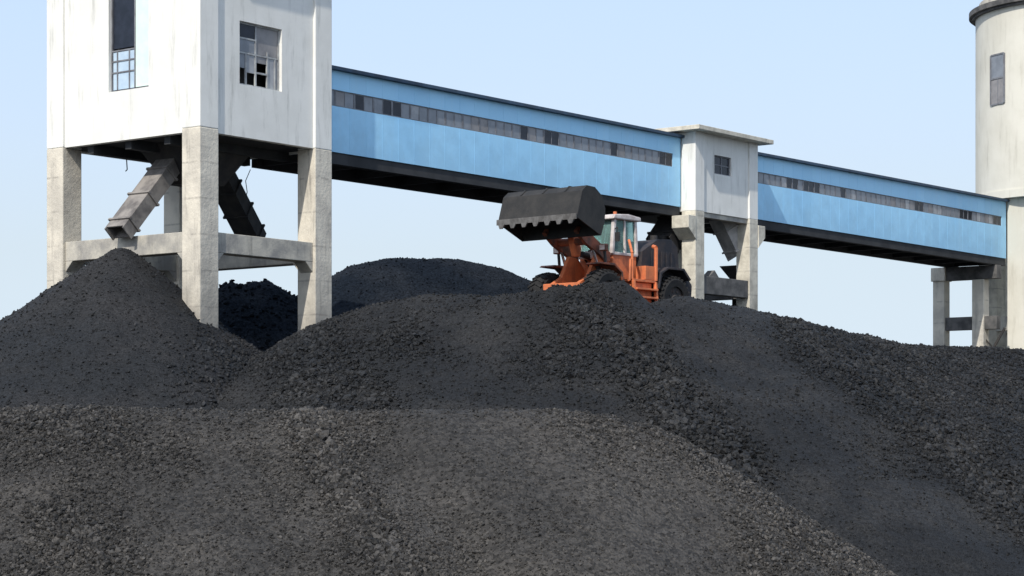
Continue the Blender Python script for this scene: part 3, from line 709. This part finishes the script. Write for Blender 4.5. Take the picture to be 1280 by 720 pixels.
# ------------------------------------------------------------------ wheel loader on the pile (local x forward, y left, z up)
AZ = math.radians(40)
fwd = Vector((-math.sin(AZ), -math.cos(AZ), 0))
root = empty('wheel_loader', (LX, LY, LG - 0.12), math.atan2(fwd.y, fwd.x))
tag(root, 'orange wheel loader on the coal pile with its black bucket raised high and tipped forward', 'wheel loader')
def wheel(x, y):
    t = MB(); n = 28; prof = [(.50, -.27), (.72, -.30), (.81, -.22), (.83, 0), (.81, .22), (.72, .30), (.50, .27)]
    R = [[t.bm.verts.new((x + r * math.cos(2 * math.pi * i / n), y + w_, .82 + r * math.sin(2 * math.pi * i / n))) for i in range(n)] for r, w_ in prof]
    for k in range(len(prof)):
        kk = (k + 1) % len(prof)
        for i in range(n): t.bm.faces.new((R[k][i], R[k][(i + 1) % n], R[kk][(i + 1) % n], R[kk][i]))
    for i in range(n):      # chevron lugs
        a = 2 * math.pi * i / n
        for sg in (-1, 1):
            p = Vector((x + .80 * math.cos(a), y + sg * .27, .82 + .80 * math.sin(a))); a2 = a + .14
            q = Vector((x + .845 * math.cos(a2), y + sg * .02, .82 + .845 * math.sin(a2)))
            t.bar(p, q, .07, .07, up=(math.cos(a), 0, math.sin(a)))
    w = MB(); sgn = 1 if y > 0 else -1
    w.tube((x, y - .2, .82), (x, y + .2, .82), .50, n=28); w.tube((x, y + sgn * .2, .82), (x, y + sgn * .27, .82), .24, .2, n=20)
    for i in range(10):
        a = 2 * math.pi * i / 10; w.tube((x + .34 * math.cos(a), y + sgn * .2, .82 + .34 * math.sin(a)), (x + .34 * math.cos(a), y + sgn * .235, .82 + .34 * math.sin(a)), .03, n=6)
    e = empty('wheel', (0, 0, 0)); e.parent = root
    t.build('tyre', M['tyre'], e); w.build('rim', M['rim'], e)
for x in (1.65, -1.98):
    for y in (1.12, -1.12): wheel(x, y)
# frames
mb = MB(); mb.prism([(.25, .75), (.25, 1.45), (.9, 2.15), (1.35, 2.2), (1.75, 1.5), (2.35, 1.2), (2.45, .75), (1.9, .55), (.8, .55)], -.62, -.48)
mb.prism([(.25, .75), (.25, 1.45), (.9, 2.15), (1.35, 2.2), (1.75, 1.5), (2.35, 1.2), (2.45, .75), (1.9, .55), (.8, .55)], .48, .62)
mb.box(.35, 2.2, -.48, .48, .7, 1.05); mb.box(1.45, 1.85, -.85, .85, .66, .98); mb.box(2.1, 2.4, -.75, .75, .95, 1.25)
mb.build('front_frame', M['orange'], root, .015)
mb = MB(); mb.box(-2.75, .15, -.55, .55, .6, 1.25); mb.box(-2.18, -1.78, -.85, .85, .66, .98); mb.build('rear_frame', M['steel_dark'], root, .015)
# engine hood and counterweight
mb = MB(); mb.prism([(-2.8, 1.3), (-2.95, 1.9), (-2.85, 2.7), (-2.5, 2.95), (-1.7, 2.9), (-.85, 2.45), (-.72, 1.3)], -.82, .82)
for k in range(5): mb.box(-2.6 + k * .28, -2.46 + k * .28, .82, .845, 1.7, 2.5)
mb.build('engine_hood', M['hood'], root, .06)
mb = MB(); mb.prism([(-2.75, .75), (-3.2, .85), (-3.25, 1.45), (-2.97, 1.7), (-2.75, 1.28)], -1.15, 1.15); mb.build('counterweight', M['hood'], root, .05)
mb = MB(); mb.tube((-1.5, -.35, 2.85), (-1.5, -.35, 3.35), .06); mb.tube((-2.2, .3, 2.9), (-2.2, .3, 3.1), .12); mb.build('exhaust_pipe', M['steel_dark'], root)
# cab
cx0, cx1, cy = -.75, .62, .72; cz0, cz1 = 1.75, 3.42
mb = MB(); mb.box(cx0 + .04, cx1 - .05, -cy + .03, cy - .03, 1.45, 2.28); mb.build('cab_body', M['orange'], root, .03)
mb = MB()
fx = cx1 - .18
for sy in (-1, 1):
    mb.bar((cx1, sy * (cy - .04), 2.28), (fx, sy * (cy - .08), cz1), .13, .12); mb.bar((cx0 + .05, sy * (cy - .04), 2.28), (cx0 + .08, sy * (cy - .08), cz1), .12, .12)
    mb.bar((-.08, sy * (cy - .03), 2.28), (-.08, sy * (cy - .07), cz1), .09, .08)
    mb.bar((cx1, sy * (cy - .04), 2.3), (cx0, sy * (cy - .04), 2.3), .1, .1)
mb.bar((cx1, -cy + .05, 2.3), (cx1, cy - .05, 2.3), .1, .1)
mb.build('cab_pillar', M['offwhite'], root, .02)
mb = MB(); mb.prism([(cx0 - .12, cz1), (cx0 - .1, cz1 + .14), (-.2, cz1 + .2), (fx + .12, cz1 + .15), (fx + .2, cz1)], -cy - .06, cy + .06); mb.build('cab_roof', M['offwhite'], root, .04)
mb = MB()
for sy in (-1, 1): mb.box(-.03, cx1 - .14, sy * (cy - .07) - .008, sy * (cy - .07) + .008, 2.36, cz1 - .02); mb.box(cx0 + .12, -.13, sy * (cy - .07) - .008, sy * (cy - .07) + .008, 2.36, cz1 - .02)
mb.bar((cx1 - .04, 0, 2.36), (fx - .01, 0, cz1 - .02), 1.2, .015, up=(1, 0, 0)); mb.build('cab_glass', M['glass'], root)
mb = MB(); mb.box(-.45, .0, -.26, .26, 2.0, 2.45); mb.box(-.5, -.36, -.26, .26, 2.45, 3.05); mb.build('seat', M['steel_dark'], root, .05)
# fenders, ladder, rails
for sy in (-1, 1):
    mb = MB(); pts = [(.68 + .0, 1.05), (.75, 1.65), (1.2, 1.9), (1.9, 1.9), (2.0, 1.84), (1.2, 1.82), (.82, 1.6), (.74, 1.05)]
    mb.prism(pts, sy * .95 - .3, sy * .95 + .3); mb.build('fender', M['orange_dirty'], root, .015)
    mb = MB(); pts = [(-1.03, 1.2), (-1.16, 1.75), (-1.58, 1.95), (-2.48, 1.95), (-2.88, 1.6), (-2.8, 1.55), (-2.43, 1.87), (-1.58, 1.87), (-1.24, 1.7), (-1.1, 1.2)]
    mb.prism(pts, sy * 1.05 - .32, sy * 1.05 + .32); mb.build('fender', M['hood'], root, .015)
    l = MB(); x0, x1 = -.98, .28
    yy = sy * 1.18
    l.box(x0, x1, min(yy - sy * .35, yy + sy * .12), max(yy - sy * .35, yy + sy * .12), 1.38, 1.46)
    l.bar((x0 + .03, yy + sy * .1, 1.4), (x0 + .06, yy + sy * .2, .55), .11, .09); l.bar((x1 - .03, yy + sy * .1, 1.4), (x1 - .06, yy + sy * .2, .55), .11, .09)
    for k, z in enumerate((.6, .87, 1.14)): l.box(x0 + .06, x1 - .06, yy + min(0, sy * .26), yy + max(0, sy * .26), z - .03, z + .03)
    l.box(x0 + .1, x1 - .1, min(yy - sy * .3, yy), max(yy - sy * .3, yy), .72, 1.36); l.box(x0 + .0, -.42, min(yy - sy * .3, yy + sy * .1), max(yy - sy * .3, yy + sy * .1), 1.47, 1.92)
    l.build('ladder', M['orange'], root, .01)
    for pts, rr in (([(x1 - .02, yy + sy * .06, 1.45), (x1 - .06, yy + sy * .03, 2.3), (x1 - .26, yy - sy * .25, 2.75)], .045),
                    ([(x1 + .12, yy + sy * .06, 1.4), (x1 + .03, yy + sy * .03, 2.1)], .04),
                    ([(x0 + .0, yy + sy * .1, 1.45), (x0 - .02, yy + sy * .1, 2.55), (x0 - .04, yy - sy * .05, 2.6)], .065)):
        MB().path(pts, rr).build('handrail', M['orange'], root)
# lift arms, rocker, cylinders
bcx, bcz = 3.02, 3.52       # bucket centre
hinge = (bcx - .62, bcz - .62)
for sy in (-1, 1):
    a = MB(); y0, y1 = sorted((sy * .58, sy * .72))
    a.prism([(.75, 2.02), (.72, 2.3), (1.35, 2.62), (1.95, 2.95), (hinge[0] - .05, hinge[1] + .14), (hinge[0] + .1, hinge[1] - .02), (hinge[0] - .05, hinge[1] - .16), (2.0, 2.5), (1.3, 2.2), (.95, 1.98)], y0, y1)
    a.build('lift_arm', M['orange_dirty'], root, .015)
    c = MB(); c.tube((.95, sy * .65, 1.05), (1.35, sy * .65, 1.85), .085); c.build('lift_cylinder', M['steel_dark'], root)
    c = MB(); c.tube((1.35, sy * .65, 1.85), (1.6, sy * .65, 2.4), .045); c.build('piston_rod', M['chrome'], root)
MB().tube((1.75, -.6, 2.62), (1.75, .6, 2.62), .13).build('arm_cross_tube', M['orange_dirty'], root)
mb = MB(); mb.prism([(1.55, 2.15), (1.5, 2.4), (1.72, 3.0), (1.95, 3.35), (2.1, 3.25), (1.95, 2.8), (1.72, 2.15)], -.12, .12); mb.build('rocker', M['orange'], root, .02)
MB().tube((.7, 0, 2.15), (1.35, 0, 2.25), .1).build('tilt_cylinder', M['steel_dark'], root)
mb = MB(); mb.bar((2.02, 0, 3.28), (bcx - .72, 0, bcz + .05), .12, .1); mb.build('bucket_link', M['steel_dark'], root)
mb = MB(); mb.tube((.95, 0, 2.6), (1.75, 0, 3.15), .055); mb.build('hose', M['steel_dark'], root)
for sy in (-1, 1):
    h = MB(); h.bar((1.3, sy * .95, 1.9), (1.35, sy * .95, 2.32), .07); h.build('lamp_bracket', M['steel_dark'], root)
    h = MB(); h.box(1.3, 1.48, sy * .95 - .13, sy * .95 + .13, 2.3, 2.52); ho = h.build('headlight', M['orange_dirty'], root, .02)
    MB().box(1.48, 1.495, sy * .95 - .1, sy * .95 + .1, 2.33, 2.49).build('lens', M['lamp'], ho)
for (a, b, c) in (((.6, .3, 1.9), (1.0, .38, 2.5), (1.6, .5, 2.3)), ((.6, -.25, 1.9), (1.1, -.3, 2.35), (1.7, -.2, 2.75)), ((.3, .2, 1.3), (.55, .75, 1.5), (.95, .66, 1.2)), ((2.0, .5, 2.75), (2.2, .3, 3.1), (2.35, .1, 3.3))):
    MB().path([a, tuple((p + q) / 2 + (.04 if i == 2 else 0) for i, (p, q) in enumerate(zip(a, b))), b, tuple((p + q) / 2 for p, q in zip(b, c)), c], .032).build('hydraulic_hose', M['steel_dark'], root)
MB().box(.64, 1.0, -.42, .42, 2.12, 2.38).build('valve_cover', M['offwhite'], root, .04)
MB().tube((cx0 + .3, 0, cz1 + .2), (cx0 + .3, 0, cz1 + .36), .06).build('beacon', M['orange'], root)
for sy in (-1, 1):
    mb = MB(); mb.path([(fx + .05, sy * cy, 3.1), (fx + .22, sy * (cy + .22), 3.12), (fx + .22, sy * (cy + .22), 2.95)], .018)
    mb.box(fx + .19, fx + .24, sy * (cy + .22) - .09, sy * (cy + .22) + .09, 2.66, 2.96); mb.build('mirror', M['steel_dark'], root)
# bucket
bw = 1.62
outer = [(.62, -.36), (.34, .50), (.10, .68), (-.30, .66), (-.66, .42), (-.84, .02), (-.80, -.42), (-.62, -.84)]
inner = [(.585, -.365), (.30, .46), (.07, .63), (-.28, .61), (-.62, .39), (-.79, .01), (-.75, -.42), (-.585, -.83)]
mb = MB()
sh_ = [(bcx + x, bcz + z) for x, z in outer]; ih = [(bcx + x, bcz + z) for x, z in inner]
for i in range(len(sh_) - 1): mb.prism([sh_[i], sh_[i + 1], ih[i + 1], ih[i]], -bw, bw)
for y in (-bw, bw - .05): mb.prism(ih, y, y + .05)
for y in (-.9, 0, .9): mb.prism([(bcx + .35, bcz + .52), (bcx + .1, bcz + .71), (bcx - .3, bcz + .69), (bcx - .3, bcz + .64), (bcx + .1, bcz + .66)], y - .03, y + .03)
bo = mb.build('bucket', M['bucket'], root)
# scalloped cutting edge
mb = MB(); a = Vector((bcx + .62, 0, bcz - .36)); d = Vector((.30, 0, -.94)).normalized() * .15
mb.prism([(a.x + .01, a.z + .12), (a.x + .045, a.z + .12), (a.x + d.x * .4 + .03, a.z + d.z * .4), (a.x + d.x * .4 - .01, a.z + d.z * .4)], -bw - .01, bw + .01); mb.build('cutting_edge', M['bucket_edge'], bo)
for k in range(7):
    y = -bw + .2 + (2 * bw - .4) * k / 6
    t = MB(); p = a + d * .3; t.hexa([(p.x - .03, y - .13, p.z), (p.x + .05, y - .13, p.z), (p.x + .05, y + .13, p.z), (p.x - .03, y + .13, p.z),
        (p.x + d.x - .01, y - .06, p.z + d.z), (p.x + d.x + .02, y - .06, p.z + d.z), (p.x + d.x + .02, y + .06, p.z + d.z), (p.x + d.x - .01, y + .06, p.z + d.z)])
    t.build('tooth', M['bucket_edge'], bo)
